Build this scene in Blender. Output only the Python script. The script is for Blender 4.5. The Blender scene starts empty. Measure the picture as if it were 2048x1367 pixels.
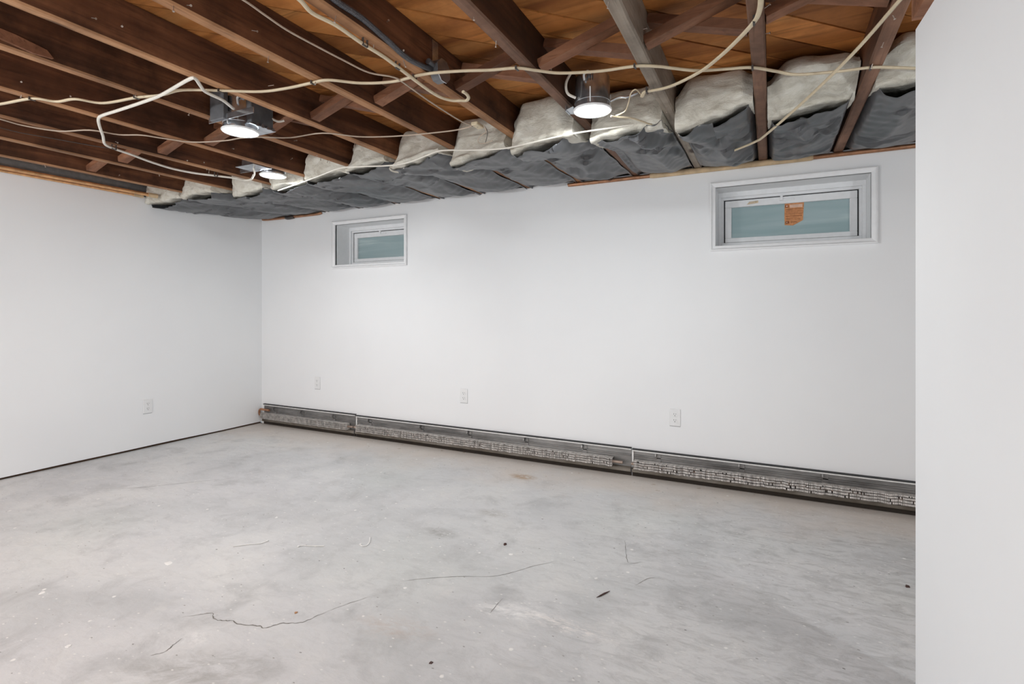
import bpy, math, random
from mathutils import Vector, noise

# ------------------------------------------------------------------ camera, world, lights, exposure
S = bpy.context.scene
COL = S.collection
FPX, CX, CY, CAMH = 1042.0, 1024.0, 621.0, 1.15        # focal length / principal column / horizon row of the 2048x1367 photo
TH = math.atan(519 / 1042)                              # camera turned left of the joist direction (+Y)
cam = bpy.data.cameras.new('camera')
cam.sensor_width = 36.0
cam.lens = FPX / 2048 * 36
cam.shift_y = -(683.5 - CY) / 2048
cam.clip_start = 0.02
camo = bpy.data.objects.new('camera', cam)
COL.objects.link(camo)
camo.location = (0, 0, CAMH)
camo.rotation_euler = (math.pi / 2, 0, TH)
S.camera = camo

W = bpy.data.worlds.new('overcast_sky')
S.world = W
W.use_nodes = True
W.node_tree.nodes['Background'].inputs[0].default_value = (0.56, 0.68, 0.71, 1)
W.node_tree.nodes['Background'].inputs[1].default_value = 0.34

LENS_E = 90.0                                          # emission of each recessed lamp lens
for lx, ly, pw in ((-1.1, -1.1, 19), (-3.2, -1.0, 40), (1.45, 1.2, 12)):    # unseen fill lights added behind the camera and past the partition
    L = bpy.data.lights.new('added_fill_light', 'POINT')
    L.shadow_soft_size = 0.05; L.energy = pw; L.color = (0.925, 0.975, 1.0)
    Lo = bpy.data.objects.new('added_fill_light', L); COL.objects.link(Lo); Lo.location = (lx, ly, 1.5)

S.view_settings.view_transform = 'Standard'
S.view_settings.look = 'None'
S.view_settings.gamma = 1
S.view_settings.use_curve_mapping = False
S.view_settings.exposure = 1.28

# ------------------------------------------------------------------ dimensions
YB, XL, XR, YR = 3.64, -4.68, 2.2, -2.2                 # back wall, left wall, far right wall, rear wall
ZJ, ZD, ZW = 2.09, 2.25, 2.10                           # joist underside, deck underside, top of the drywall
JX = [0.355, -0.045, -0.435, -0.845, -1.25, -1.66, -2.077, -2.468, -2.93, -3.35, -3.77, -4.2]
JEXTRA = [0.76, 1.17, 1.57, 1.98]
JT = 0.05
rnd = random.Random(7)

def dirv(u, v):
    a = (u - CX) / FPX
    return (-math.sin(TH) + a * math.cos(TH), math.cos(TH) + a * math.sin(TH), (CY - v) / FPX)
def on_z(u, v, z):
    x, y, b = dirv(u, v); t = (z - CAMH) / b
    return Vector((x * t, y * t, z))
def on_y(u, v, Y):
    x, y, b = dirv(u, v); t = Y / y
    return Vector((x * t, Y, CAMH + b * t))

# ------------------------------------------------------------------ helpers
class MB:
    def __init__(s): s.v, s.f = [], []
    def box(s, x0, x1, y0, y1, z0, z1):
        n = len(s.v)
        s.v += [(x0,y0,z0),(x1,y0,z0),(x1,y1,z0),(x0,y1,z0),(x0,y0,z1),(x1,y0,z1),(x1,y1,z1),(x0,y1,z1)]
        s.f += [tuple(n+i for i in q) for q in ((0,3,2,1),(4,5,6,7),(0,1,5,4),(1,2,6,5),(2,3,7,6),(3,0,4,7))]
        return s
    def beam(s, a, b, w, h, up=(0,0,1)):                # a bar of section w x h from a to b
        a, b = Vector(a), Vector(b); d = (b-a).normalized()
        r = d.cross(Vector(up)).normalized(); u = r.cross(d)
        n = len(s.v)
        for p in (a, b):
            for i, j in ((-1,-1),(1,-1),(1,1),(-1,1)):
                s.v.append(tuple(p + r*i*w/2 + u*j*h/2))
        s.f += [tuple(n+i for i in q) for q in ((0,1,2,3),(7,6,5,4),(0,4,5,1),(1,5,6,2),(2,6,7,3),(3,7,4,0))]
        return s
    def tube(s, pts, r, k=8, cap=True, flat=1.0):
        pts = [Vector(p) for p in pts]; n0 = len(s.v); m = len(pts)
        nrm = None
        for i, p in enumerate(pts):
            d = (pts[min(i+1,m-1)] - pts[max(i-1,0)])
            d = d.normalized() if d.length > 1e-9 else Vector((1,0,0))
            if nrm is None:
                ref = Vector((0,0,1)) if abs(d.z) < .9 else Vector((1,0,0))
                nrm = (ref - d*ref.dot(d)).normalized()
            else:
                nrm = (nrm - d*nrm.dot(d)).normalized()
            bi = d.cross(nrm)
            rr = r[i] if isinstance(r, (list, tuple)) else r
            for q in range(k):
                a = 2*math.pi*q/k
                s.v.append(tuple(p + nrm*math.cos(a)*rr*flat + bi*math.sin(a)*rr))
        for i in range(m-1):
            for q in range(k):
                q2 = (q+1) % k
                s.f.append((n0+i*k+q, n0+(i+1)*k+q, n0+(i+1)*k+q2, n0+i*k+q2))
        if cap:
            s.f.append(tuple(n0+q for q in range(k)))
            s.f.append(tuple(n0+(m-1)*k+q for q in reversed(range(k))))
        return s
    def lathe(s, prof, c, k=32, cap0=False, cap1=False):  # (r, z) profile round a vertical axis at c
        n0 = len(s.v)
        for r, z in prof:
            for q in range(k):
                a = 2*math.pi*q/k
                s.v.append((c[0]+r*math.cos(a), c[1]+r*math.sin(a), c[2]+z))
        for i in range(len(prof)-1):
            for q in range(k):
                q2 = (q+1) % k
                s.f.append((n0+i*k+q, n0+i*k+q2, n0+(i+1)*k+q2, n0+(i+1)*k+q))
        if cap0: s.f.append(tuple(n0+q for q in reversed(range(k))))
        if cap1: s.f.append(tuple(n0+(len(prof)-1)*k+q for q in range(k)))
        return s
    def prism(s, poly, lo, hi, axis=2):                 # polygon extruded along an axis
        n0 = len(s.v); m = len(poly)
        for h in (lo, hi):
            for a, b in poly:
                s.v.append((a,b,h) if axis == 2 else (a,h,b) if axis == 1 else (h,a,b))
        s.f.append(tuple(n0+i for i in reversed(range(m)))); s.f.append(tuple(n0+m+i for i in range(m)))
        for i in range(m):
            j = (i+1) % m
            s.f.append((n0+i, n0+j, n0+m+j, n0+m+i))
        return s
    def grid(s, P):                                     # P[i][j] points
        n0 = len(s.v); a, b = len(P), len(P[0])
        for row in P: s.v += [tuple(p) for p in row]
        for i in range(a-1):
            for j in range(b-1):
                s.f.append((n0+i*b+j, n0+(i+1)*b+j, n0+(i+1)*b+j+1, n0+i*b+j+1))
        return s

def world_loc(o):
    p = Vector((0,0,0))
    while o is not None:
        p += Vector(o.location); o = o.parent
    return p
def tag(o, label=None, cat=None, group=None, kind=None):
    for k, v in (('label',label),('category',cat),('group',group),('kind',kind)):
        if v: o[k] = v
    return o
def obj(name, mb, mat, parent=None, smooth=False, bevel=0, at=None):
    base = world_loc(parent) if parent else Vector((0,0,0))
    org = Vector(at) if at is not None else base
    me = bpy.data.meshes.new(name)
    me.from_pydata([tuple(Vector(p)-org) for p in mb.v], [], mb.f)
    me.materials.append(M[mat] if isinstance(mat, str) else mat)
    import bmesh
    bm = bmesh.new(); bm.from_mesh(me); bmesh.ops.recalc_face_normals(bm, faces=bm.faces)
    if bevel: bmesh.ops.bevel(bm, geom=list(bm.edges), offset=bevel, segments=1, affect='EDGES')
    bm.to_mesh(me); bm.free()
    if smooth:
        for p in me.polygons: p.use_smooth = True
        try: me.set_sharp_from_angle(angle=math.radians(40))
        except Exception: pass
    o = bpy.data.objects.new(name, me); COL.objects.link(o)
    if parent: o.parent = parent
    o.location = org - base
    return o
def thing(name, loc, label, cat, group=None, kind=None):
    o = bpy.data.objects.new(name, None); COL.objects.link(o)
    o.empty_display_size = 0.05
    o.location = loc
    return tag(o, label, cat, group, kind)
def smooth_path(pts, n=6):
    pts = [Vector(p) for p in pts]; out = []
    for i in range(len(pts)-1):
        p0, p1, p2, p3 = pts[max(i-1,0)], pts[i], pts[i+1], pts[min(i+2,len(pts)-1)]
        for k in range(n):
            t = k/n
            out.append(0.5*((2*p1)+(p2-p0)*t+(2*p0-5*p1+4*p2-p3)*t*t+(3*p1-p0-3*p2+p3)*t**3))
    out.append(pts[-1]); return out
def sm(a, b, x):
    t = min(1, max(0, (x-a)/(b-a))); return t*t*(3-2*t)

# ------------------------------------------------------------------ materials
M = {}
class NT:
    def __init__(s, name):
        s.m = bpy.data.materials.new(name); s.m.use_nodes = True
        s.t = s.m.node_tree; s.b = s.t.nodes['Principled BSDF']; M[name] = s.m
    def n(s, typ, **kw):
        nd = s.t.nodes.new(typ)
        for k, v in kw.items():
            if k.startswith('i_'):
                key = k[2:]; key = int(key) if key.isdigit() else key.replace('_', ' ')
                nd.inputs[key].default_value = v
            else: setattr(nd, k, v)
        return nd
    def l(s, a, b): s.t.links.new(a, b)
    def pos(s, scale=(1,1,1), rot=(0,0,0), rand=False):
        g = s.n('ShaderNodeNewGeometry'); mp = s.n('ShaderNodeMapping')
        mp.inputs['Scale'].default_value = scale; mp.inputs['Rotation'].default_value = rot
        s.l(g.outputs['Position'], mp.inputs['Vector'])
        if rand:
            oi = s.n('ShaderNodeObjectInfo'); mu = s.n('ShaderNodeMath', operation='MULTIPLY', i_1=37.0)
            s.l(oi.outputs['Random'], mu.inputs[0]); s.l(mu.outputs[0], mp.inputs['Location'])
        return mp.outputs[0]
    def noise(s, vec, scale, detail=4, rough=.55, dist=0):
        nd = s.n('ShaderNodeTexNoise', i_Scale=scale, i_Detail=detail, i_Roughness=rough, i_Distortion=dist)
        s.l(vec, nd.inputs['Vector']); return nd.outputs[0]
    def ramp(s, fac, stops):
        r = s.n('ShaderNodeValToRGB'); e = r.color_ramp.elements
        while len(e) < len(stops): e.new(.5)
        for el, (p, c) in zip(e, stops):
            el.position = p; el.color = c if len(c) == 4 else (*c, 1)
        s.l(fac, r.inputs[0]); return r.outputs[0]
    def mix(s, a, b, fac, mode='MIX'):
        m = s.n('ShaderNodeMix', data_type='RGBA', blend_type=mode)
        for sock, val in ((m.inputs[6], a), (m.inputs[7], b), (m.inputs[0], fac)):
            if isinstance(val, bpy.types.NodeSocket): s.l(val, sock)
            elif isinstance(val, (int, float)): sock.default_value = val
            else: sock.default_value = (*val, 1)
        return m.outputs[2]
    def math(s, op, a, b=0.0):
        m = s.n('ShaderNodeMath', operation=op)
        for i, val in ((0, a), (1, b)):
            if isinstance(val, bpy.types.NodeSocket): s.l(val, m.inputs[i])
            else: m.inputs[i].default_value = val
        return m.outputs[0]
    def bump(s, h, strength=.3, dist=.01):
        b = s.n('ShaderNodeBump', i_Strength=strength, i_Distance=dist)
        s.l(h, b.inputs['Height']); s.l(b.outputs[0], s.b.inputs['Normal'])
    def color(s, c):
        if isinstance(c, bpy.types.NodeSocket): s.l(c, s.b.inputs['Base Color'])
        else: s.b.inputs['Base Color'].default_value = (*c, 1)
        return s
    def set(s, **kw):
        for k, v in kw.items():
            k = k.replace('_', ' ')
            if isinstance(v, bpy.types.NodeSocket): s.l(v, s.b.inputs[k])
            else: s.b.inputs[k].default_value = v
        return s

def plain(name, c, rough=.5, metal=0.0, var=.06, vs=30, spec=None):
    t = NT(name); n_ = t.noise(t.pos(), vs, 3)
    dk = tuple(x*(1-var*2) for x in c); lt = tuple(min(1, x*(1+var*2)) for x in c)
    t.color(t.ramp(n_, [(.3, dk), (.7, lt)])).set(Roughness=rough, Metallic=metal)
    if spec is not None: t.set(Specular_IOR_Level=spec)
    return t

def wood(name, dark, mid, light, along, rough=.65, knots=True, gs=9.0, vr=(.82, .35), blot=.8):
    t = NT(name)
    sc = (1, .06, 1) if along == 'y' else (.06, 1, 1)
    if along == 'd': vec = t.pos((.06, 1, 1), (0, 0, -math.pi/4), True)
    else: vec = t.pos(sc, (0,0,0), True)
    g = t.noise(vec, gs*6, 6, .6, .8); g2 = t.noise(vec, gs, 3, .5, 1.2)
    c = t.ramp(g2, [(.28, dark), (.5, mid), (.74, light)])
    c = t.mix(c, tuple(x*.45 for x in dark), t.ramp(g, [(.52, (0,0,0)), (.78, (.75,.75,.75))]))
    v2 = t.pos((1,1,1), (0,0,0), True)
    pt = t.noise(v2, 3.2, 5, .65)
    c = t.mix(c, tuple(x*.55 for x in dark), t.ramp(pt, [(.42, (0,0,0)), (.70, (blot,)*3)]))
    if knots:
        vk = t.n('ShaderNodeTexVoronoi', i_Scale=3.1); kv = t.pos((1,.45,1) if along == 'y' else (1,1,1), (0,0,0), True)
        t.l(kv, vk.inputs['Vector'])
        c = t.mix(c, (.035,.014,.007), t.ramp(vk.outputs['Distance'], [(.035, (.9,.9,.9)), (.085, (0,0,0))]))
    oi = t.n('ShaderNodeObjectInfo')
    hv = t.n('ShaderNodeHueSaturation'); t.l(c, hv.inputs['Color'])
    t.l(t.math('ADD', t.math('MULTIPLY', oi.outputs['Random'], vr[1]), vr[0]), hv.inputs['Value'])
    t.color(hv.outputs[0]).set(Roughness=rough, Specular_IOR_Level=.3)
    t.bump(g, .35, .004)
    return t

def build_materials():
    # painted drywall
    t = NT('drywall_paint'); p = t.pos()
    t.color(t.ramp(t.noise(p, 1.3, 3), [(.3, (.85,.852,.86)), (.7, (.88,.882,.885))])).set(Roughness=.75, Specular_IOR_Level=.25)
    t.bump(t.noise(p, 240, 2), .05, .001)
    # worn painted concrete
    t = NT('concrete'); p = t.pos()
    big = t.noise(p, 1.1, 4, .55, .6); med = t.noise(p, 4.5, 6, .65, .4); fine = t.noise(p, 42, 5, .7)
    c = t.ramp(big, [(.30, (.52,.525,.53)), (.5, (.635,.635,.64)), (.70, (.71,.705,.695))])
    hue = t.noise(p, .75, 2)
    c = t.mix(c, (.60,.63,.60), t.ramp(hue, [(.3, (.40,)*3), (.48, (0,)*3)]))
    c = t.mix(c, (.62,.610,.628), t.ramp(hue, [(.52, (0,)*3), (.7, (.45,)*3)]))
    c = t.mix(c, (.36,.36,.36), t.ramp(med, [(.52, (0,)*3), (.76, (.62,)*3)]))
    c = t.mix(c, (.72,.71,.69), t.ramp(med, [(.26, (.6,)*3), (.44, (0,)*3)]))
    sv = t.pos((1.0, 2.6, 1), (0, 0, math.radians(-24)))
    stv = t.noise(sv, 8, 7, .78, .9)
    sep0 = t.n('ShaderNodeSeparateXYZ'); t.l(p, sep0.inputs[0])
    worn = t.math('SMOOTHSTEP', sep0.outputs[0], 0) if False else None
    mr = t.n('ShaderNodeMapRange', interpolation_type='SMOOTHSTEP'); t.l(t.math('ADD', sep0.outputs[0], t.math('MULTIPLY', big, .8)), mr.inputs[0])
    mr.inputs[1].default_value = -1.0; mr.inputs[2].default_value = 0.9; mr.inputs[3].default_value = .3; mr.inputs[4].default_value = 1.0
    c = t.mix(c, (.27,.265,.26), t.math('MULTIPLY', t.ramp(stv, [(.46, (0,)*3), (.74, (.75,)*3)]), mr.outputs[0]))
    c = t.mix(c, (.74,.73,.71), t.math('MULTIPLY', t.ramp(t.noise(sv, 22, 7, .8, .8), [(.56, (0,)*3), (.70, (.75,)*3)]), mr.outputs[0]))
    # warm dust band in front of the heater
    mr2 = t.n('ShaderNodeMapRange', interpolation_type='SMOOTHSTEP'); t.l(t.math('ADD', sep0.outputs[1], t.math('MULTIPLY', t.noise(p, 2.6, 4), .9)), mr2.inputs[0])
    mr2.inputs[1].default_value = 3.35; mr2.inputs[2].default_value = 4.1
    c = t.mix(c, (.66,.585,.52), t.math('MULTIPLY', mr2.outputs[0], .75))
    c = t.mix(c, (.34,.24,.15), t.math('MULTIPLY', t.ramp(t.noise(p, 11, 3, .6), [(.66, (0,)*3), (.72, (.8,)*3)]), mr2.outputs[0]))
    # scraped pale patch with its own shape
    def patch(x, y, rx, ry, rot, seed, col, amt, sc, lo, hi):
        nonlocal c
        mp = t.n('ShaderNodeMapping', vector_type='TEXTURE'); t.l(p, mp.inputs['Vector'])
        mp.inputs['Location'].default_value = (x, y, 0); mp.inputs['Rotation'].default_value = (0, 0, rot); mp.inputs['Scale'].default_value = (rx, ry, 1)
        ln = t.n('ShaderNodeVectorMath', operation='LENGTH'); t.l(mp.outputs[0], ln.inputs[0])
        f = t.ramp(ln.outputs['Value'], [(.35, (1,)*3), (1.0, (0,)*3)])
        nn = t.ramp(t.noise(mp.outputs[0], sc, 6, .75, .6), [(lo, (0,)*3), (hi, (1,)*3)])
        c = t.mix(c, col, t.math('MULTIPLY', t.math('MULTIPLY', f, nn), amt))
    a = on_z(1030, 1222, 0); patch(a.x, a.y, .20, .07, .25, 0, (.86,.85,.84), .9, 3.2, .40, .62)
    a = on_z(1130, 1250, 0); patch(a.x, a.y, .22, .055, -.05, 0, (.86,.82,.79), .85, 3.6, .44, .62)
    a = on_z(400, 1340, 0); patch(a.x, a.y, .34, .14, .5, 0, (.26,.25,.23), .6, 2.4, .38, .66)
    a = on_z(880, 1065, 0); patch(a.x, a.y, .13, .07, 0, 0, (.27,.26,.25), .65, 2.2, .35, .6)
    a = on_z(985, 1026, 0); patch(a.x, a.y, .12, .07, 0, 0, (.33,.31,.28), .55, 2.2, .35, .6)
    a = on_z(790, 1255, 0); patch(a.x, a.y, .20, .09, .2, 0, (.50,.40,.34), .5, 2.2, .40, .66)
    a = on_z(1045, 953, 0); patch(a.x, a.y, .12, .07, 0, 0, (.42,.28,.17), .8, 1.6, .40, .5)
    a = on_z(395, 1275, 0); patch(a.x, a.y, .07, .05, 0, 0, (.80,.79,.78), .8, 3.2, .42, .58)
    a = on_z(600, 1015, 0); patch(a.x, a.y, .75, .4, .2, 0, (.36,.36,.365), .38, 1.2, .25, .7)
    a = on_z(1560, 1240, 0); patch(a.x, a.y, .35, .32, .2, 0, (.30,.30,.30), .35, 1.2, .25, .7)
    # flecks
    vo = t.n('ShaderNodeTexVoronoi', i_Scale=9.0); t.l(t.pos((1,1,1)), vo.inputs['Vector'])
    pick = t.n('ShaderNodeSeparateColor'); t.l(vo.outputs['Color'], pick.inputs[0])
    fl = t.math('MULTIPLY', t.ramp(t.math('ADD', vo.outputs['Distance'], t.math('MULTIPLY', fine, .10)), [(.10, (1,)*3), (.13, (0,)*3)]), t.math('GREATER_THAN', pick.outputs[0], .55))
    vo3 = t.n('ShaderNodeTexVoronoi', i_Scale=26.0); t.l(t.pos((1,1.7,1), (0,0,.3)), vo3.inputs['Vector'])
    pick3 = t.n('ShaderNodeSeparateColor'); t.l(vo3.outputs['Color'], pick3.inputs[0])
    c = t.mix(c, (.78,.77,.75), t.math('MULTIPLY', t.ramp(t.math('ADD', vo3.outputs['Distance'], t.math('MULTIPLY', fine, .2)), [(.20, (.8,)*3), (.27, (0,)*3)]), t.math('GREATER_THAN', pick3.outputs[2], .80)))
    c = t.mix(c, (.24,.23,.22), t.math('MULTIPLY', t.ramp(t.math('ADD', vo3.outputs['Distance'], t.math('MULTIPLY', fine, .2)), [(.18, (.8,)*3), (.25, (0,)*3)]), t.math('LESS_THAN', pick3.outputs[1], .14)))
    c = t.mix(c, (.83,.82,.80), fl)
    vo2 = t.n('ShaderNodeTexVoronoi', i_Scale=12.0); t.l(t.pos((1,1.5,1), (0,0,.7)), vo2.inputs['Vector'])
    pick2 = t.n('ShaderNodeSeparateColor'); t.l(vo2.outputs['Color'], pick2.inputs[0])
    fl2 = t.math('MULTIPLY', t.ramp(t.math('ADD', vo2.outputs['Distance'], t.math('MULTIPLY', fine, .12)), [(.10, (1,)*3), (.125, (0,)*3)]), t.math('GREATER_THAN', pick2.outputs[1], .70))
    c = t.mix(c, (.14,.13,.12), t.math('MULTIPLY', fl2, .8))
    c = t.mix(c, (.42,.42,.42), t.ramp(fine, [(.56, (0,)*3), (.85, (.35,)*3)]))
    t.color(c).set(Roughness=.62, Specular_IOR_Level=.3)
    hh = t.math('ADD', t.math('MULTIPLY', med, 1.0), t.math('ADD', t.math('MULTIPLY', fine, .18), t.math('MULTIPLY', t.math('MULTIPLY', stv, mr.outputs[0]), .7)))
    t.bump(hh, .35, .012)
    # woods
    wood('joist_wood', (.045,.018,.009), (.115,.046,.022), (.24,.10,.046), 'y', blot=.95)
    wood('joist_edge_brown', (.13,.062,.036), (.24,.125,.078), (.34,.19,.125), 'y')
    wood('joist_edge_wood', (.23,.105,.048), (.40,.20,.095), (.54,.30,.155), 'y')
    wood('grey_wood', (.20,.16,.125), (.33,.275,.22), (.44,.38,.31), 'y')
    wood('deck_wood', (.36,.12,.030), (.68,.265,.072), (.86,.40,.13), 'd', gs=5, vr=(.62, .62), blot=.7)
    wood('brace_wood', (.15,.062,.032), (.26,.115,.062), (.37,.18,.10), 'x', knots=False)
    wood('sill_wood', (.06,.032,.018), (.10,.055,.03), (.15,.085,.05), 'y', knots=False)
    plain('dark_subfloor', (.02,.012,.008), .9)
    plain('concrete_block', (.22,.215,.21), .9)
    # insulation
    t = NT('fiberglass'); p = t.pos((1, 1, 2.2))
    n1 = t.noise(p, 9, 6, .7, 1.0); n2 = t.noise(p, 70, 4, .7)
    c = t.ramp(n1, [(.25, (.44,.40,.33)), (.5, (.66,.63,.55)), (.75, (.80,.78,.72))])
    t.color(c).set(Roughness=1.0, Specular_IOR_Level=.05); t.bump(t.math('ADD', n1, t.math('MULTIPLY', n2, .5)), .6, .012)
    t.set(Subsurface_Weight=.15, Subsurface_Radius=(.02,.02,.018), Subsurface_Scale=.3)
    t = NT('plastic_facing'); p = t.pos((1, .35, 1), (0,0,.5))
    n1 = t.noise(p, 9, 2, .5, 1.2)
    t.color(t.ramp(t.noise(t.pos(), 6, 3), [(.3, (.058,.060,.064)), (.7, (.110,.112,.118))])).set(Roughness=.33, Specular_IOR_Level=.55)
    t.bump(n1, .12, .008)
    # cables, metal
    plain('cream_cable', (.66,.55,.38), .45, var=.04)
    plain('white_cable', (.78,.74,.66), .4, var=.03)
    plain('thin_wire', (.50,.40,.31), .5, var=.05)
    plain('dark_wire', (.055,.045,.04), .5)
    plain('armoured_cable', (.15,.15,.16), .45, .5)
    plain('galvanised', (.50,.52,.55), .22, .9, var=.12, vs=18)
    plain('grey_box_metal', (.16,.165,.175), .5, .5, var=.1, vs=14)
    plain('nail_steel', (.50,.42,.36), .4, .7)
    t = plain('aged_copper', (.40,.20,.11), .38, .55, var=.15, vs=22)
    plain('bright_copper', (.72,.40,.19), .35, .6, var=.12, vs=22)
    plain('pipe_sleeve', (.60,.44,.27), .8, var=.10, vs=16)
    t = NT('heater_metal'); p = t.pos((.4, 1, 1.6))
    c = t.ramp(t.noise(p, 7, 5, .65), [(.3, (.13,.125,.12)), (.52, (.27,.262,.255)), (.75, (.40,.39,.38))])
    t.color(c).set(Roughness=.38, Metallic=.55)
    t = NT('heater_dirty'); p = t.pos((.5, 1, 1))
    c = t.ramp(t.noise(p, 9, 5, .65), [(.3, (.085,.065,.045)), (.55, (.20,.175,.145)), (.78, (.33,.305,.28))])
    t.color(c).set(Roughness=.55, Metallic=.25)
    plain('fin_aluminium', (.66,.625,.595), .5, .15, var=.16, vs=34)
    plain('heater_pipe', (.38,.29,.24), .45, .4, var=.12, vs=30)
    plain('heater_white', (.78,.77,.75), .4, .1)
    plain('heater_gap_shade', (.03,.022,.016), .9)
    plain('white_trim', (.88,.88,.885), .45, var=.01, spec=.4)
    plain('white_vinyl', (.86,.865,.875), .35, var=.015)
    plain('gasket', (.035,.035,.038), .7)
    plain('outlet_plastic', (.82,.82,.82), .35, var=.01)
    plain('outlet_slot', (.06,.055,.05), .7)
    t = NT('frosted_pane'); p = t.pos((.55, 1, 7.0), (0, math.radians(14), 0))
    c = t.ramp(t.noise(p, 2.3, 3, .5, .6), [(.35, (.44,.55,.56)), (.58, (.54,.63,.64)), (.66, (.72,.80,.79)), (.72, (.54,.63,.64))])
    t.color(c).set(Roughness=.55, Transmission_Weight=.55, IOR=1.45, Specular_IOR_Level=.5)
    plain('sticker_orange', (.62,.27,.11), .7, var=.10, vs=60)
    plain('sticker_print', (.30,.09,.03), .7)
    plain('sticker_pale', (.78,.52,.40), .7)
    plain('sticker_tan', (.64,.52,.37), .8, var=.12, vs=80)
    plain('zip_plastic', (.80,.79,.77), .4)
    plain('paint_chip', (.84,.83,.81), .7)
    plain('dark_debris', (.07,.035,.03), .8)
    plain('crack_dark', (.20,.19,.17), .95)
    plain('torn_paper', (.45,.25,.13), .8, var=.15)
    t = NT('lamp_lens'); t.color((.9,.9,.9)).set(Emission_Color=(.935,.98,1.0,1), Emission_Strength=LENS_E)
    plain('lamp_trim', (.82,.82,.82), .4)
build_materials()

# ------------------------------------------------------------------ shell: floor, walls
fl = tag(obj('floor', MB().box(XL-.12, XR, YR, YB+.02, -.10, 0), 'concrete'), kind='structure')
def crack(pts, w):
    P = smooth_path([on_z(u, v, .0006) for u, v in pts], 5); P2 = []
    for i, p in enumerate(P):
        d = (P[min(i+1,len(P)-1)]-P[max(i-1,0)]).normalized(); n_ = Vector((-d.y, d.x, 0))
        j = n_*rnd.uniform(-1,1)*w*1.3; ww = w*rnd.uniform(.25, 1.0)*min(1, .2+4*i/len(P))*min(1, .2+4*(len(P)-1-i)/len(P))
        P2.append([p+j-n_*ww, p+j+n_*ww])
    obj('crack', MB().grid(P2), 'crack_dark', fl)
crack([(365,1233),(395,1228),(423,1226),(430,1237),(448,1240),(465,1241),(485,1249),(515,1250),(530,1254),(560,1246),(590,1245),(615,1240),(640,1228),(660,1219)], .0028)
crack([(660,1219),(700,1205),(740,1192)], .0014)
crack([(800,1162),(860,1155),(930,1152),(1000,1150),(1060,1133),(1110,1122)], .0016)
crack([(1250,1080),(1252,1105),(1258,1125),(1285,1123)], .0016)
crack([(1270,1170),(1300,1155),(1330,1158)], .0014)
crack([(190,976),(270,975),(340,968),(400,962),(480,954)], .0018)
crack([(335,1300),(350,1286),(365,1275)], .002)
crack([(300,1310),(330,1302),(344,1290)], .0016)
crack([(980,1225),(992,1210),(1006,1195)], .0014)

wb = MB()
W1 = (-3.664, -2.858, 1.578, 1.952)                     # window openings x0, x1, z0, z1
W2 = (-.326, .518, 1.572, 1.952)
def holed(mb, y0, y1, x0, x1, z0, z1, g=0):
    V1, V2 = [(w[0]-g, w[1]+g, w[2]-g, w[3]+g) for w in (W1, W2)]
    xs = sorted({x0, x1, V1[0], V1[1], V2[0], V2[1]}); xs = [x for x in xs if x0 <= x <= x1]
    for a, b in zip(xs, xs[1:]):
        hole = next((w for w in (V1, V2) if abs(a-w[0]) < 1e-6), None)
        if hole:
            mb.box(a, b, y0, y1, z0, hole[2]); mb.box(a, b, y0, y1, hole[3], z1)
        else: mb.box(a, b, y0, y1, z0, z1)
holed(wb, YB, YB+.013, XL, XR, 0.0, ZW)
wall_back = tag(obj('wall_back', wb, 'drywall_paint'), kind='structure')
fb = MB(); holed(fb, YB+.04, YB+.24, XL-.2, XR, 0, 2.30, .012)
obj('foundation', fb, 'concrete_block', wall_back)

lw = MB()                                               # drywall hung clear of the slab, with a slightly ragged lower edge
ys = [YR + (YB-YR)*i/40 for i in range(41)]
zs = [.017 + .005*noise.noise(Vector((y*1.7, 3.1, 0))) for y in ys]
zt = [ZW + .006*noise.noise(Vector((y*1.3, 8.1, 0))) for y in ys]
lw.prism(list(zip(ys, zs)) + list(zip(reversed(ys), reversed(zt))), XL-.013, XL, axis=0)
wall_left = tag(obj('wall_left', lw, 'drywall_paint'), kind='structure')
obj('sill_plate', MB().box(XL-.10, XL-.018, YR, YB, 0, .04), 'sill_wood', wall_left)
obj('foundation', MB().box(XL-.2, XL-.10, YR, YB+.04, 0, 2.30), 'concrete_block', wall_left)

PX, PY = .384, 1.924                                    # near corner of the partition
pdx = math.tan(math.radians(3.0))
px0 = PX + pdx*(PY-YR)
ZP = 1.986
pw = MB()
pw.v = [(PX,PY,0),(PX+.11,PY+.004,0),(px0+.11,YR,0),(px0,YR,0),(PX,PY,ZP),(PX+.11,PY+.004,ZP),(px0+.11,YR,ZP),(px0,YR,ZP)]
pw.f = [(0,3,2,1),(4,5,6,7),(0,1,5,4),(1,2,6,5),(2,3,7,6),(3,0,4,7)]
wall_part = tag(obj('wall_right', pw, 'drywall_paint'), kind='structure')
tp = MB().beam((PX+.028, PY-.06, ZP+.052), (px0+.028, YR, ZP+.052), .10, .104)
obj('top_plate', tp, 'brace_wood', wall_part)
tag(obj('wall_far_right', MB().box(XR, XR+.02, YR, YB+.2, 0, 2.3), 'drywall_paint'), kind='structure')
tag(obj('wall_rear', MB().box(XL-.2, XR, YR-.02, YR, 0, 2.3), 'drywall_paint'), kind='structure')

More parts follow.
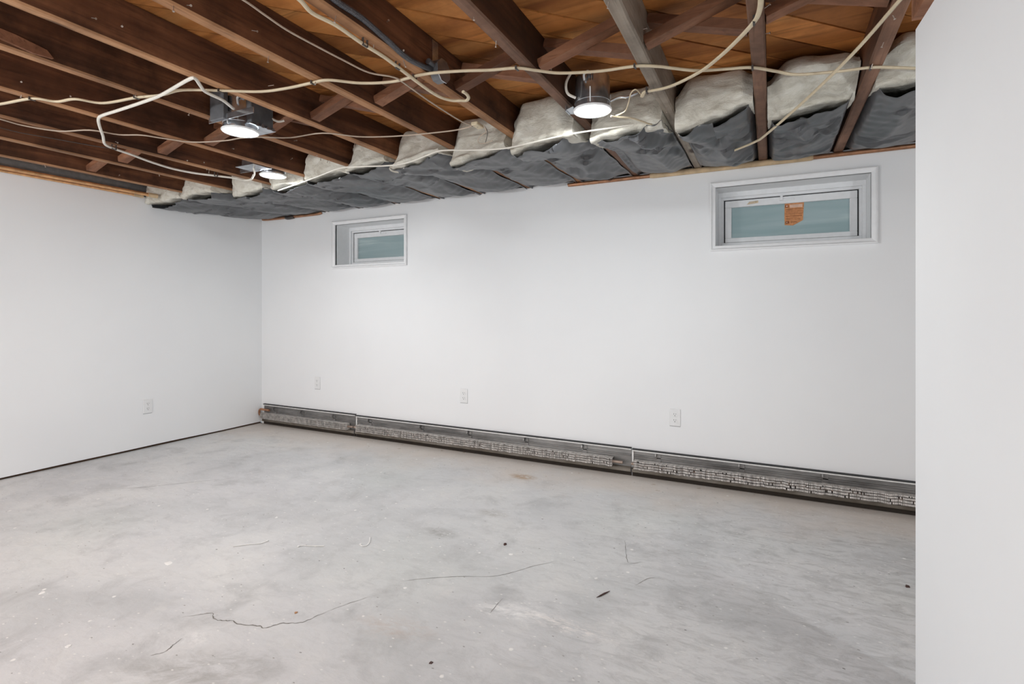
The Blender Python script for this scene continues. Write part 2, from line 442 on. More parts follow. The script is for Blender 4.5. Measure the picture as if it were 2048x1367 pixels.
# ------------------------------------------------------------------ ceiling: deck planks laid diagonally, joists, cross bridging
ceiling = tag(obj('ceiling', MB().box(XL-.2, XR, YR, YB+.24, ZD+.035, ZD+.06), 'dark_subfloor'), kind='structure')
def clip(poly, f):
    out = []
    for i, p in enumerate(poly):
        q = poly[(i+1) % len(poly)]; a, b = f(p), f(q)
        if a >= 0: out.append(p)
        if a*b < 0:
            t = a/(a-b); out.append((p[0]+(q[0]-p[0])*t, p[1]+(q[1]-p[1])*t))
    return out
PWD = 0.138; s2 = math.sqrt(.5)
x0, x1, y0, y1 = XL-.1, XR, YR, YB+.2
k0 = int((x0-y1)*s2/PWD)-1; k1 = int((x1-y0)*s2/PWD)+1
for k in range(k0, k1+1):
    a, b = k*PWD+.0045, (k+1)*PWD-.0045
    def P(n_, l): return (n_*s2+l*s2, -n_*s2+l*s2)
    # each run is cut into boards that butt together on a joist
    cuts = [-9] + sorted(rnd.uniform(-3.2, 4.2) for _ in range(1)) + [9]
    for c0, c1 in zip(cuts, cuts[1:]):
        poly = [P(a, c0+.0015), P(b, c0+.0015), P(b, c1-.0015), P(a, c1-.0015)]
        for f in (lambda p: p[0]-x0, lambda p: x1-p[0], lambda p: p[1]-y0, lambda p: y1-p[1]):
            poly = clip(poly, f)
            if len(poly) < 3: break
        if len(poly) < 3: continue
        dz = rnd.uniform(0, .004)
        cen = Vector((sum(p[0] for p in poly)/len(poly), sum(p[1] for p in poly)/len(poly), ZD))
        obj('plank', MB().prism(poly, ZD+dz, ZD+.022+dz), 'deck_wood', ceiling, at=cen)

joists = {}
for i, x in enumerate(JX + JEXTRA):
    mb = MB(); n = 36; P = []
    ph = rnd.uniform(0, 50)
    for j in range(n+1):
        y = YR + .002 + (YB+.038-YR)*j/n
        w = .006*noise.noise(Vector((y*.6, ph, 0))); e = .004*noise.noise(Vector((y*3, ph, 5))); e2 = .004*noise.noise(Vector((y*3.3, ph, 9)))
        c = .006
        P.append([Vector((x+w+dx, y, z)) for dx, z in ((-JT/2, ZD), (-JT/2+e*.4, ZJ+c), (-JT/2+c+e, ZJ), (JT/2-c+e2, ZJ), (JT/2+e2*.4, ZJ+c), (JT/2, ZD))])
    mb.grid(P)
    mb.f.append(tuple(range(6))); nn = len(mb.v); mb.f.append(tuple(reversed(range(nn-6, nn))))
    mb.f += [(j*6+5, j*6, (j+1)*6, (j+1)*6+5) for j in range(n)]
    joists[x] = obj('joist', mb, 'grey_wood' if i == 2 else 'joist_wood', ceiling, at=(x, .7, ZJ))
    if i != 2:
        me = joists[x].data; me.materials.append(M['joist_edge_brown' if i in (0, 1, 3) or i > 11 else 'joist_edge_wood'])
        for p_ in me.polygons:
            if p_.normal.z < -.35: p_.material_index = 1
    if i == 2: tag(joists[x], 'weathered pale grey joist')
    # bent nails left in the timber
    if x < .5:
        for q in range(rnd.randint(4, 7)):
            y = rnd.uniform(.9, 2.6); side = rnd.random() < .55
            if side:
                p = Vector((x+JT/2-.002, y, ZJ+rnd.uniform(.01, .09))); d = Vector((rnd.uniform(.5,1), rnd.uniform(-.4,.4), rnd.uniform(-.6,.3))).normalized()
            else:
                p = Vector((x+rnd.uniform(-.015,.015), y, ZJ+.003)); d = Vector((rnd.uniform(-.4,.4), rnd.uniform(-.4,.4), -1)).normalized()
            L_ = rnd.uniform(.012, .028)
            nm = MB().tube([p, p+d*L_], .0016, 5).tube([p+d*L_, p+d*(L_+.0015)], .0038, 7)
            obj('nail', nm, 'nail_steel', joists[x], at=p)

xs_all = sorted(JX + JEXTRA)
YBR = 1.93
for xa, xb in zip(xs_all, xs_all[1:]):
    a, b = xa+JT/2, xb-JT/2
    o = rnd.uniform(-.03, .03)
    m1 = MB().beam((a, YBR+o-.029, ZJ+.030), (b, YBR+o-.029, ZD-.022), .054, .034, up=(0,0,1))
    obj('cross_brace', m1, 'brace_wood', ceiling, at=((a+b)/2, YBR+o-.029, (ZJ+ZD)/2))
    m2 = MB().beam((a, YBR+o+.029, ZD-.022), (b, YBR+o+.029, ZJ+.030), .054, .034, up=(0,0,1))
    obj('cross_brace', m2, 'brace_wood', ceiling, at=((a+b)/2, YBR+o+.029, (ZJ+ZD)/2))
# a broken wooden cleat left on a joist side
cl = MB(); cx_ = -2.468+JT/2
cl.prism([(.76,ZJ+.03),(.80,ZJ+.055),(.88,ZJ+.05),(.97,ZJ+.035),(.99,ZJ+.012),(.93,ZJ+.006),(.84,ZJ+.018)], cx_, cx_+.016, axis=0)
tag(obj('cleat', cl, 'brace_wood', joists[-2.468]), 'splintered pale cleat')
tag(obj('cleat', MB().box(cx_, cx_+.016, .62, .70, ZJ+.045, ZJ+.07), 'brace_wood', joists[-2.468]), 'splintered pale cleat')

# ------------------------------------------------------------------ windows
def window(name, w, label_note, sticker):
    x0, x1, z0, z1 = w
    yd = YB+.205                                        # face of the vinyl frame, deep in the wall
    root = thing(name, ((x0+x1)/2, YB, z0), None, None, kind='structure')
    cw = .032
    # casing: two-step moulding, mitred pieces
    def piece(a, b, c_, d_):                            # outer a-b, inner c-d corner points (x, z)
        mb = MB(); ox, oz = (x0+x1)/2, (z0+z1)/2
        def lerp(p, q, t): return (p[0]+(q[0]-p[0])*t, p[1]+(q[1]-p[1])*t)
        prof = [(0, 0), (0, .020), (.22, .024), (.34, .018), (.5, .014), (.92, .011), (1, .008), (1, 0)]
        P = []
        for t_, dpt in prof:
            A = lerp(a, c_, t_); B = lerp(b, d_, t_)
            P.append([Vector((A[0], YB-dpt, A[1])), Vector((B[0], YB-dpt, B[1]))])
        mb.grid(P)
        n_ = len(prof)
        mb.f.append(tuple(2*i for i in range(n_))); mb.f.append(tuple(2*i+1 for i in reversed(range(n_))))
        obj('casing', mb, 'white_trim', root)
    o = (x0-cw, x1+cw, z0-cw, z1+cw)
    piece((o[0],o[3]), (o[1],o[3]), (x0,z1), (x1,z1)); piece((o[0],o[2]), (o[1],o[2]), (x0,z0), (x1,z0))
    piece((o[0],o[2]), (o[0],o[3]), (x0,z0), (x0,z1)); piece((o[1],o[2]), (o[1],o[3]), (x1,z0), (x1,z1))
    # reveal lining
    th = .008
    obj('jamb', MB().box(x0-th, x0, YB+.001, yd+.04, z0-th, z1+th), 'white_trim', root)
    obj('jamb', MB().box(x1, x1+th, YB+.001, yd+.04, z0-th, z1+th), 'white_trim', root)
    obj('head', MB().box(x0, x1, YB+.001, yd+.04, z1, z1+th), 'white_trim', root)
    obj('window_sill', MB().box(x0, x1, YB+.001, yd+.04, z0-th, z0), 'white_trim', root)
    # vinyl frame, dark gasket, sash
    def ring(mb, a0, a1, b0, b1, t, ya, yb, tt=None, tb=None):
        tt = tt or t; tb = tb or t
        mb.box(a0, a1, ya, yb, b1-tt, b1); mb.box(a0, a1, ya, yb, b0, b0+tb)
        mb.box(a0, a0+t, ya, yb, b0+tb, b1-tt); mb.box(a1-t, a1, ya, yb, b0+tb, b1-tt)
    fr = MB(); ring(fr, x0, x1, z0, z1, .034, yd-.012, yd+.04, .050, .040); 
    ring(fr, x0, x1, z0, z1, .020, yd-.030, yd-.012, .034, .020)
    obj('window_frame', fr, 'white_vinyl', root, bevel=.002)
    gk = MB(); ring(gk, x0+.034, x1-.034, z0+.040, z1-.050, .008, yd+.004, yd+.036)
    obj('gasket', gk, 'gasket', root)
    sa, sb, sc_, sd = x0+.042, x1-.042, z0+.042, z1-.056
    sh = MB(); ring(sh, sa, sb, sc_, sd, .040, yd-.006, yd+.034, .046, .030)
    sash = obj('sash', sh, 'white_vinyl', root, bevel=.0025)
    ax = (sa+sb)/2
    lt = MB().box(ax-.05, ax+.035, yd-.014, yd-.006, sd-.026, sd-.016).box(ax-.045, ax-.03, yd-.016, yd-.004, sd-.026, sd+.014).box(ax-.055, ax-.02, yd-.012, yd-.004, sd+.004, sd+.010)
    obj('latch', lt, 'white_vinyl', sash, bevel=.0015)
    pane = obj('pane', MB().box(sa+.038, sb-.038, yd+.012, yd+.020, sc_+.028, sd-.044), 'frosted_pane', root)
    if sticker:
        yy = yd+.0105
        top = sd-.046
        sx = ax+.038; W_ = 1.42
        def sq(p, q_): return (sx+p*W_, top+q_*W_)
        q = [sq(-.040, 0), sq(.038, .0012), sq(.034, -.080), sq(.020, -.088), sq(-.006, -.102), sq(-.040, -.098), sq(-.041, -.05)]
        st = tag(obj('sticker', MB().prism(q, yy, yy+.001, axis=1), 'sticker_orange', root), 'torn orange paper sticker on the pane')
        pr = MB()
        def bar(m_, p0, p1, q0, q1, d0=.0004, d1=0): A, B = sq(p0, q0), sq(p1, q1); m_.box(A[0], B[0], yy-d0, yy-d1, A[1], B[1])
        for za, ln, hh in ((.026,.072,.002),(.034,.068,.0015),(.041,.05,.0015),(.048,.068,.0015),(.057,.066,.0025),(.066,.045,.0015),(.072,.06,.0015)):
            bar(pr, -.036, -.036+ln, -za-hh, -za)
        bar(pr, -.036, -.021, -.092, -.080); bar(pr, -.038, -.024, -.018, -.005); bar(pr, -.016, .008, -.087, -.085)
        obj('print_lines', pr, 'sticker_print', st)
        pb = MB(); bar(pb, -.019, .032, -.020, -.006); bar(pb, -.034, -.028, -.0145, -.0085, .0006, .0004); bar(pb, -.033, -.029, -.088, -.084, .0006, .0004)
        obj('print_block', pb, 'sticker_pale', st)
        q2 = [(sa+.135, sd-.034), (sa+.150, sd-.016), (sa+.205, sd-.012), (sa+.205, sd-.028)]
        tag(obj('label_strip', MB().prism(q2, yd-.0075, yd-.006, axis=1), 'sticker_tan', root), 'worn tan label on the top rail')
    return root
window('window_1', W1, '', False)
window('window_2', W2, '', True)

# ------------------------------------------------------------------ baseboard heater, covers removed
HE = [(-4.635, -3.405, .201), (-3.395, -.876, .193), (-.868, 1.6, .187)]
HL = ['short uncovered baseboard heater section ending at the room corner below small window',
      'longest uncovered grey baseboard heater section in the middle of the back wall',
      'uncovered grey baseboard heater section running behind the white partition']
FIN = [(-4.62, -3.47), (-3.36, -1.0), (-.85, 1.5)]
for k, ((a, b, top), lab, (fa, fb_)) in enumerate(zip(HE, HL, FIN)):
    root = thing('baseboard_heater', ((a+b)/2, YB-.03, 0), lab, 'heater', 'baseboard heater sections along the back wall')
    bp = MB()
    prof = [(YB-.002, top), (YB-.006, top), (YB-.007, .150), (YB-.012, .146), (YB-.012, .140), (YB-.007, .136), (YB-.007, .06), (YB-.002, .06)]
    bp.prism(prof, a, b, axis=0)
    obj('back_panel', bp, 'heater_metal', root)
    obj('top_slot_shade', MB().box(a, b-.04 if k == 2 else b, YB-.022, YB-.0005, top-.001, top+.004), 'gasket', root)  # dark bar paints the shadow gap over the lip
    lip = MB().prism([(YB-.006, top-.003), (YB-.018, top-.006), (YB-.018, top-.009), (YB-.006, top-.007)], a, b, axis=0)
    obj('top_lip', lip, 'heater_metal', root)
    obj('lip_bead', MB().prism([(YB-.017, top-.004), (YB-.021, top-.006), (YB-.021, top-.012), (YB-.018, top-.013), (YB-.016, top-.009)], a, b, axis=0), 'heater_white', root)
    foot = MB().prism([(YB-.002, .062), (YB-.026, .058), (YB-.034, .052), (YB-.034, .034), (YB-.030, .030), (YB-.002, .030)], a, b, axis=0)
    obj('lower_panel', foot, 'heater_dirty', root)
    obj('floor_gap_shade', MB().box(a, b, YB-.012, YB-.004, .0, .030), 'heater_gap_shade', root)  # near-black strip paints the shade under the lower panel
    nb = max(3, int((b-a)/.48))
    for i in range(nb):
        x = a + (b-a)*(i+.35+rnd.uniform(-.1,.1))/nb
        bm_ = MB().prism([(YB-.006, .176), (YB-.030, .174), (YB-.034, .158), (YB-.028, .150), (YB-.020, .158), (YB-.012, .130), (YB-.006, .125)], x-.004, x+.004, axis=0)
        bm_.box(x-.004, x+.032, YB-.012, YB-.006, .118, .170)
        obj('bracket', bm_, 'heater_metal', root)
    # finned element: bent aluminium fins on a copper pipe
    fm = MB(); x = fa; ph = rnd.uniform(0, 40)
    while x < fb_:
        n1 = noise.noise(Vector((x*7, ph, 0))); n2 = noise.noise(Vector((x*23, ph, 3))); n3 = noise.noise(Vector((x*60, ph, 6)))
        yf = YB-.066 + .004*n1 + .003*n2; dz = .003*n2; lean = .006*n3 + .006*max(0, n1-.3)
        zb, zt_ = .062+dz, .118+dz*.7
        n0 = len(fm.v)
        # plate with three folded front flanges
        pts = [(x, YB-.014, zb), (x+lean, yf, zb), (x+lean, yf, zt_), (x, YB-.014, zt_)]
        fm.v += pts; fm.f.append((n0, n0+1, n0+2, n0+3))
        for q, zz in enumerate((.001, .017, .034, .049)):
            m0 = len(fm.v); hgt = (.012, .013, .011, .008)[q]; j = .0012*noise.noise(Vector((x*90, q*7, ph)))
            if rnd.random() < .06: continue
            fm.v += [(x+lean-.0005, yf+.0006, zb+zz+j), (x+lean+.0050, yf-.0006+.002*n3, zb+zz+j), (x+lean+.0050, yf-.0026+.002*n3, zb+zz+hgt+j), (x+lean-.0005, yf, zb+zz+hgt+j)]
            fm.f.append((m0, m0+1, m0+2, m0+3))
        m0 = len(fm.v)
        fm.v += [(x+lean, yf, zt_), (x+lean+.0058, yf, zt_), (x+.0058, YB-.014, zt_+.001), (x, YB-.014, zt_+.001)]; fm.f.append((m0, m0+1, m0+2, m0+3))
        x += .0066 + .0012*n3
    tag(obj('fin_stack', fm, 'fin_aluminium', root), kind='stuff')
    pa = fa-.05 if k else fa-.012
    obj('pipe', MB().tube([(max(a, pa), YB-.040, .092), (min(b, fb_+.07), YB-.040, .092)], .010, 12), 'heater_pipe', root, smooth=True)
    if k == 0:                                          # return bend in the corner
        pts = smooth_path([(fa, YB-.040, .150), (fa-.020, YB-.040, .152), (fa-.040, YB-.040, .140), (fa-.046, YB-.040, .118), (fa-.040, YB-.040, .098), (fa-.020, YB-.040, .091), (fa, YB-.040, .092)], 5)
        tag(obj('return_bend', MB().tube(pts, .011, 12), 'aged_copper', root, smooth=True), 'tarnished copper return bend')
        obj('pipe', MB().tube([(fa-.002, YB-.040, .150), (fa+.10, YB-.040, .149)], .011, 12), 'aged_copper', root, smooth=True)
    else:
        obj('joint_strip', MB().box(a-.002, a+.008, YB-.016, YB-.006, .10, top-.006), 'heater_white', root)
        obj('joint_seam', MB().box(a-.006, a-.001, YB-.036, YB-.024, .030, .060), 'gasket', root)

# ------------------------------------------------------------------ outlets
def outlet(p, axis, label):
    root = thing('wall_outlet', p, label, 'outlet', 'white duplex outlets along the walls')
    def pt(a, d, z):                                    # a along wall, d out of wall
        return (p[0]+a, p[1]-d, p[2]+z) if axis == 'y' else (p[0]+d, p[1]+a, p[2]+z)
    def slab(a0, a1, d0, d1, z0, z1):
        A, B = pt(a0, d0, z0), pt(a1, d1, z1)
        return MB().box(min(A[0],B[0]), max(A[0],B[0]), min(A[1],B[1]), max(A[1],B[1]), A[2], B[2])
    obj('cover_plate', slab(-.036, .036, 0, .006, -.058, .058), 'outlet_plastic', root, bevel=.0025)
    for z in (.020, -.020):
        poly = []
        for k in range(20):
            t = 2*math.pi*k/20; r = .0172
            poly.append((r*math.cos(t), max(-.0135, min(.0135, r*math.sin(t)))))
        mb = MB()
        for d in (.005, .0078):
            for a, zz in poly: mb.v.append(pt(a, d, z+zz))
        mb.f += [tuple(reversed(range(20))), tuple(range(20, 40))] + [(i, (i+1) % 20, 20+(i+1) % 20, 20+i) for i in range(20)]
        rc = obj('receptacle', mb, 'outlet_plastic', root)
        for a, z0, z1, hw in ((-.0064, .000, .009, .0012), (.0064, .001, .008, .0012), (0, -.0095, -.0045, .0024)):
            obj('slot', slab(a-hw, a+hw, .0072, .0081, z+z0, z+z1), 'outlet_slot', rc)
    c = pt(0, .006, 0); e = pt(0, .0072, 0)
    obj('screw', MB().tube([c, e], .003, 10), 'outlet_plastic', root)
    gp = slab(-.0345, .0345, -.0004, .0012, -.0605, .056)
    obj('painted_shadow', gp, 'grey_box_metal', root)  # grey sheet showing below the plate paints its cast shadow
    return root
outlet((XL, 2.546, .350), 'x', 'white duplex outlet on the left wall')
outlet((-3.896, YB, .458), 'y', 'white duplex outlet on back wall below the smaller window')
outlet((-2.252, YB, .455), 'y', 'white duplex outlet midway along the back wall between the windows')
outlet((-.583, YB, .430), 'y', 'white duplex outlet on back wall below left edge of stickered window')

# ------------------------------------------------------------------ insulation batts between the joists
edges = [.735] + JX + [XL-.02]
BAY = [  # front y at deck, lip y, lip z left, lip z right, covers left joist, covers right joist, label
 (2.46, 2.56, 2.075, 2.085, 0, 0, 'grey faced insulation batt beside the white partition, rightmost of the row'),
 (2.52, 2.68, 2.045, 2.085, 0, 0, 'shiny grey faced insulation batt above the stickered window'),
 (2.52, 2.52, 2.000, 2.080, .2, 0, 'bulging grey insulation batt between the pale grey joist and its right neighbour'),
 (2.50, 2.50, 2.010, 2.030, .75, .2, 'insulation batt directly behind the nearest recessed light can'),
 (2.42, 2.40, 1.965, 2.020, .9, .75, 'largest drooping white batt just left of the nearest recessed light'),
 (2.50, 2.46, 1.965, 2.040, .7, .9, 'insulation batt with pointed white tip below the little splice box'),
 (2.50, 2.44, 1.990, 2.055, 1, .7, 'insulation batt right above the smaller window, drooping white corner'),
 (2.50, 2.47, 2.035, 2.065, 1, 1, 'insulation batt just left of the one above the smaller window'),
 (2.55, 2.57, 2.055, 2.075, 1, 1, 'insulation batt next to the farthest light, on its right'),
 (2.61, 2.63, 2.055, 2.070, 1, 1, 'insulation batt glowing white right behind the farthest recessed light'),
 (2.60, 2.62, 2.025, 2.060, 1, 1, 'torn insulation batt just left of the farthest recessed light'),
 (2.50, 2.50, 2.040, 2.060, 1, 1, 'second insulation batt from the left wall'),
 (2.52, 2.52, 2.040, 2.055, 0, 1, 'insulation batt in the corner against the left wall'),
]
YE = YB+.030
for k, (yf, yl, zL, zR, cL, cR, lab) in enumerate(BAY):
    hi = edges[k] - (JT/2 if k else 0); lo = edges[k+1] + (JT/2 if k < 12 else 0)
    xa, xb = lo+.003, hi-.003
    r = random.Random(100+k); ph = r.uniform(0, 90)
    root = thing('insulation_batt', ((xa+xb)/2, yf, 2.05), lab, 'insulation', 'insulation batts stuffed along the back wall')
    # fibreglass core
    ns = 34
    P = []
    for i in range(ns+1):
        s = i/ns; x = xa+(xb-xa)*s
        zl = zL+(zR-zL)*s + .016*noise.noise(Vector((x*9, ph, 0)))
        edge = min(s, 1-s)
        rl = 1-sm(0, .30, s); rr = 1-sm(0, .22, 1-s)
        yo = .05*rl**2 + .03*rr**2 + .030*noise.noise(Vector((x*6, ph, 4)))
        ztop = ZD-.010 - .055*rl**2 - .02*rr**2 + .010*noise.noise(Vector((x*7, ph, 8)))
        f, l = yf+yo, yl+yo*.5
        prof = [(YE-.02, ztop+.004), (f+.55, ztop+.004), (f+.18, ztop), (f+.05, ztop-.006), (f+.005, ztop-.035), (f-.008, (ztop+zl)/2+.01), ((f+l)/2-.006, zl+.045), (l-.004, zl+.018), (l+.008, zl), (l+.04, zl-.002), (l+.10, zl+.004), (l+.24, zl+.030), (l+.55, ZJ+.055), (YE-.02, ZJ+.06)]
        pth = smooth_path([(0, a, b) for a, b in prof], 4)
        row = []
        for q in pth:
            h = .012*noise.noise(Vector((x*14, q.y*14, q.z*18+ph))) + .006*noise.noise(Vector((x*40, q.y*40, q.z*40+ph)))
            row.append(Vector((min(xb, max(xa, x+h*.4)), q.y+h*(1 if q.y < YE-.05 else 0), min(ZD-.003, q.z+h*.8))))
        P.append(row)
    mb = MB().grid(P)
    m = len(P[0]); mb.f.append(tuple(range(m))); mb.f.append(tuple(ns*m+i for i in reversed(range(m))))
    obj('fiberglass_core', mb, 'fiberglass', root, smooth=True)
    # plastic facing, slack between the joists
    nu, nv = 72, 110
    creases = []
    for _ in range(13):
        if k <= 2 and r.random() < .6:                  # gathered folds running in from the joists
            side = r.random() < .6
            creases.append((1 if side else 0, r.uniform(.15, .95), (math.pi if side else 0)+r.uniform(-.5, .5), r.uniform(.014, .030), r.uniform(.010, .020)*(1 if r.random() < .6 else -1), r.uniform(.25, .6), r.uniform(-1.5, 1.5)))
        else:                                           # slack swags running with the joists
            creases.append((r.uniform(0, 1), r.uniform(-.1, .55), math.pi/2+r.uniform(-.55, .30), r.uniform(.022, .046), r.uniform(.012, .026)*(1 if r.random() < .6 else -1), r.uniform(.5, 1.2), r.uniform(-.9, .9)))
    if k >= 5: creases = [(c0, c1, c2, c3*1.25, c4*.5, c5, c6) for c0, c1, c2, c3, c4, c5, c6 in creases]
    bag = (.058 if k <= 2 else .048)*r.uniform(.85, 1.15)
    skew = r.uniform(-.15, .15)
    P = []
    for i in range(nu+1):
        s = i/nu; row = []
        for j in range(nv+1):
            p = j/nv
            xs0 = xa+(xb-xa)*s
            rag = .045*noise.noise(Vector((xs0*9, ph, 20))) + .02*noise.noise(Vector((xs0*31, ph, 21)))
            ys0 = yl + .035 + rag + (-.07*(s-.5) if k < 4 else 0)
            y = ys0+(YE-ys0)*p
            win = sm(.03, .14, p)
            eL = cL*max(0, min(.0265, .016+.035*noise.noise(Vector((y*4.5, ph, 30)))))*win
            eR = cR*max(0, min(.0265, .016+.035*noise.noise(Vector((y*4.5, ph, 40)))))*win
            x = (xa-eL)+(xb+eR-xa+eL)*s
            zl = zL+(zR-zL)*s
            # lip hangs as low as the core, then the sheet is pinned at the joists and sags between them
            front = 1-sm(.0, .45, p)
            zed = (ZJ-.006 if True else 0)*(1-front)+min(zl-.014, ZJ-.006)*front
            ss = s**(1+skew) if skew > 0 else 1-(1-s)**(1-skew)
            z = zed - bag*math.sin(math.pi*ss)**.75*(.25+.75*math.sin(math.pi*min(1, p+.08))**.6)*(1-.75*front*(zl < ZJ-.05))
            for (cx0, cy0, an, w_, am, ln, cv) in creases:
                du, dv = (s-cx0)*.36, (p-cy0)*1.1
                al = du*math.cos(an)+dv*math.sin(an); ac = -du*math.sin(an)+dv*math.cos(an) + cv*al*al
                if al > -.03:
                    q = abs(ac)/w_
                    if q < 5: z -= am*math.exp(-q*q)*math.exp(-(al/(ln*.5))**2)
            rn = noise.noise(Vector((x*13-y*9, y*3.0+x*3, ph)))
            z += .004*rn + .0018*noise.noise(Vector((x*42+y*12, y*8-x*12, ph)))
            ed = min(s, 1-s)
            z += .0035*math.exp(-ed/.16)*math.sin(y*75+9*s+4*noise.noise(Vector((y*3, ph, 2))))
            wl, wr = math.exp(-(s/.045)**2), math.exp(-((1-s)/.045)**2)
            tl = min(z+.02, ZJ-.0065) if cL else ZJ+.028
            tr = min(z+.02, ZJ-.0065) if cR else ZJ+.028
            z = z*(1-wl)+tl*wl; z = z*(1-wr)+tr*wr
            if (x < xa and cL) or (x > xb and cR): z = min(z, ZJ-.0065)
            if xa <= x <= xb: z += (2.112-z)*sm(.86, 1.0, p)
            # never hang across the sight line to the pipe and the head of the wall
            row.append(Vector((x, y, z)))
        P.append(row)
    fo = obj('plastic_facing', MB().grid(P), 'plastic_facing', root, smooth=True)
    so = fo.modifiers.new('thickness', 'SOLIDIFY'); so.thickness = .0012; so.offset = 1
# torn kraft paper beside the right-hand joist
a = on_z(1744, 178, 2.125)
tpm = MB().grid([[a+Vector((-.03+.02*i, .012*math.sin(i*2.1+j), -.02+.022*j+.004*math.cos(i*3+j*2))) for j in range(4)] for i in range(4)])
tpo = obj('torn_paper', tpm, 'torn_paper', at=a)
tag(tpo, 'scrap of torn brown kraft paper tucked beside the right-hand joist', 'paper')
tpo.modifiers.new('thickness', 'SOLIDIFY').thickness = .001

# ------------------------------------------------------------------ pipes at the tops of the walls
def pipe_thing(name, pts, r, mat, label, cat, k=14, group=None):
    P = [Vector(p) for p in pts]
    o = obj(name, MB().tube(P, r, k), mat, smooth=True, at=P[0])
    return tag(o, label, cat, group)
zp = 2.0745
root = thing('copper_pipe', (-1.29, YB-.018, zp), 'copper pipe in a tan sleeve along the back wall top by the stickered window', 'pipe')
obj('pipe', MB().tube(smooth_path([(-1.292, YB-.006, zp+.012), (-1.290, YB-.014, zp+.006), (-1.275, YB-.018, zp+.002), (-1.24, YB-.018, zp), (0, YB-.018, zp), (1.5, YB-.018, zp)], 5), .0135, 12), 'aged_copper', root, smooth=True)
slv = MB().tube([(-.745, YB-.020, zp), (-.72, YB-.020, zp), (-.3, YB-.021, zp-.001), (0, YB-.020, zp), (.215, YB-.020, zp), (.225, YB-.020, zp)], [.016, .0195, .0185, .0195, .019, .016], 16)
obj('pipe_sleeve', slv, 'pipe_sleeve', root, smooth=True)
root = thing('copper_pipe', (-4.55, YB-.02, 2.10), 'short copper pipe with elbows along the back wall top at the corner', 'pipe')
obj('pipe', MB().tube(smooth_path([(-4.63, YB-.03, 2.078), (-4.56, YB-.02, 2.074), (-4.2, YB-.018, 2.073), (-3.93, YB-.018, 2.073), (-3.86, YB-.016, 2.076), (-3.835, YB-.006, 2.084)], 6), .014, 12), 'aged_copper', root, smooth=True)
obj('elbow', MB().tube(smooth_path([(-4.30, YB-.02, 2.070), (-4.25, YB-.035, 2.062), (-4.19, YB-.022, 2.070)], 5), .017, 12), 'dark_wire', root, smooth=True)
g = 'copper pipes along the left wall top'
for (x, z, r, yb_, lab) in ((-4.445, 2.074, .013, 2.47, 'copper pipe near the left wall top, the one farther from the wall'),
                        (-4.605, 2.086, .011, 2.45, 'thin copper pipe tight against the left wall top')):
    root = thing('copper_pipe', (x, YR, z), lab, 'pipe', g)
    obj('pipe', MB().tube([(x, YR+.01, z), (x, yb_, z)], r, 12), 'bright_copper', root, smooth=True)
    obj('coupling', MB().tube([(x, yb_-.05, z), (x, yb_+.02, z)], r*1.35, 12), 'pipe_sleeve', root, smooth=True)

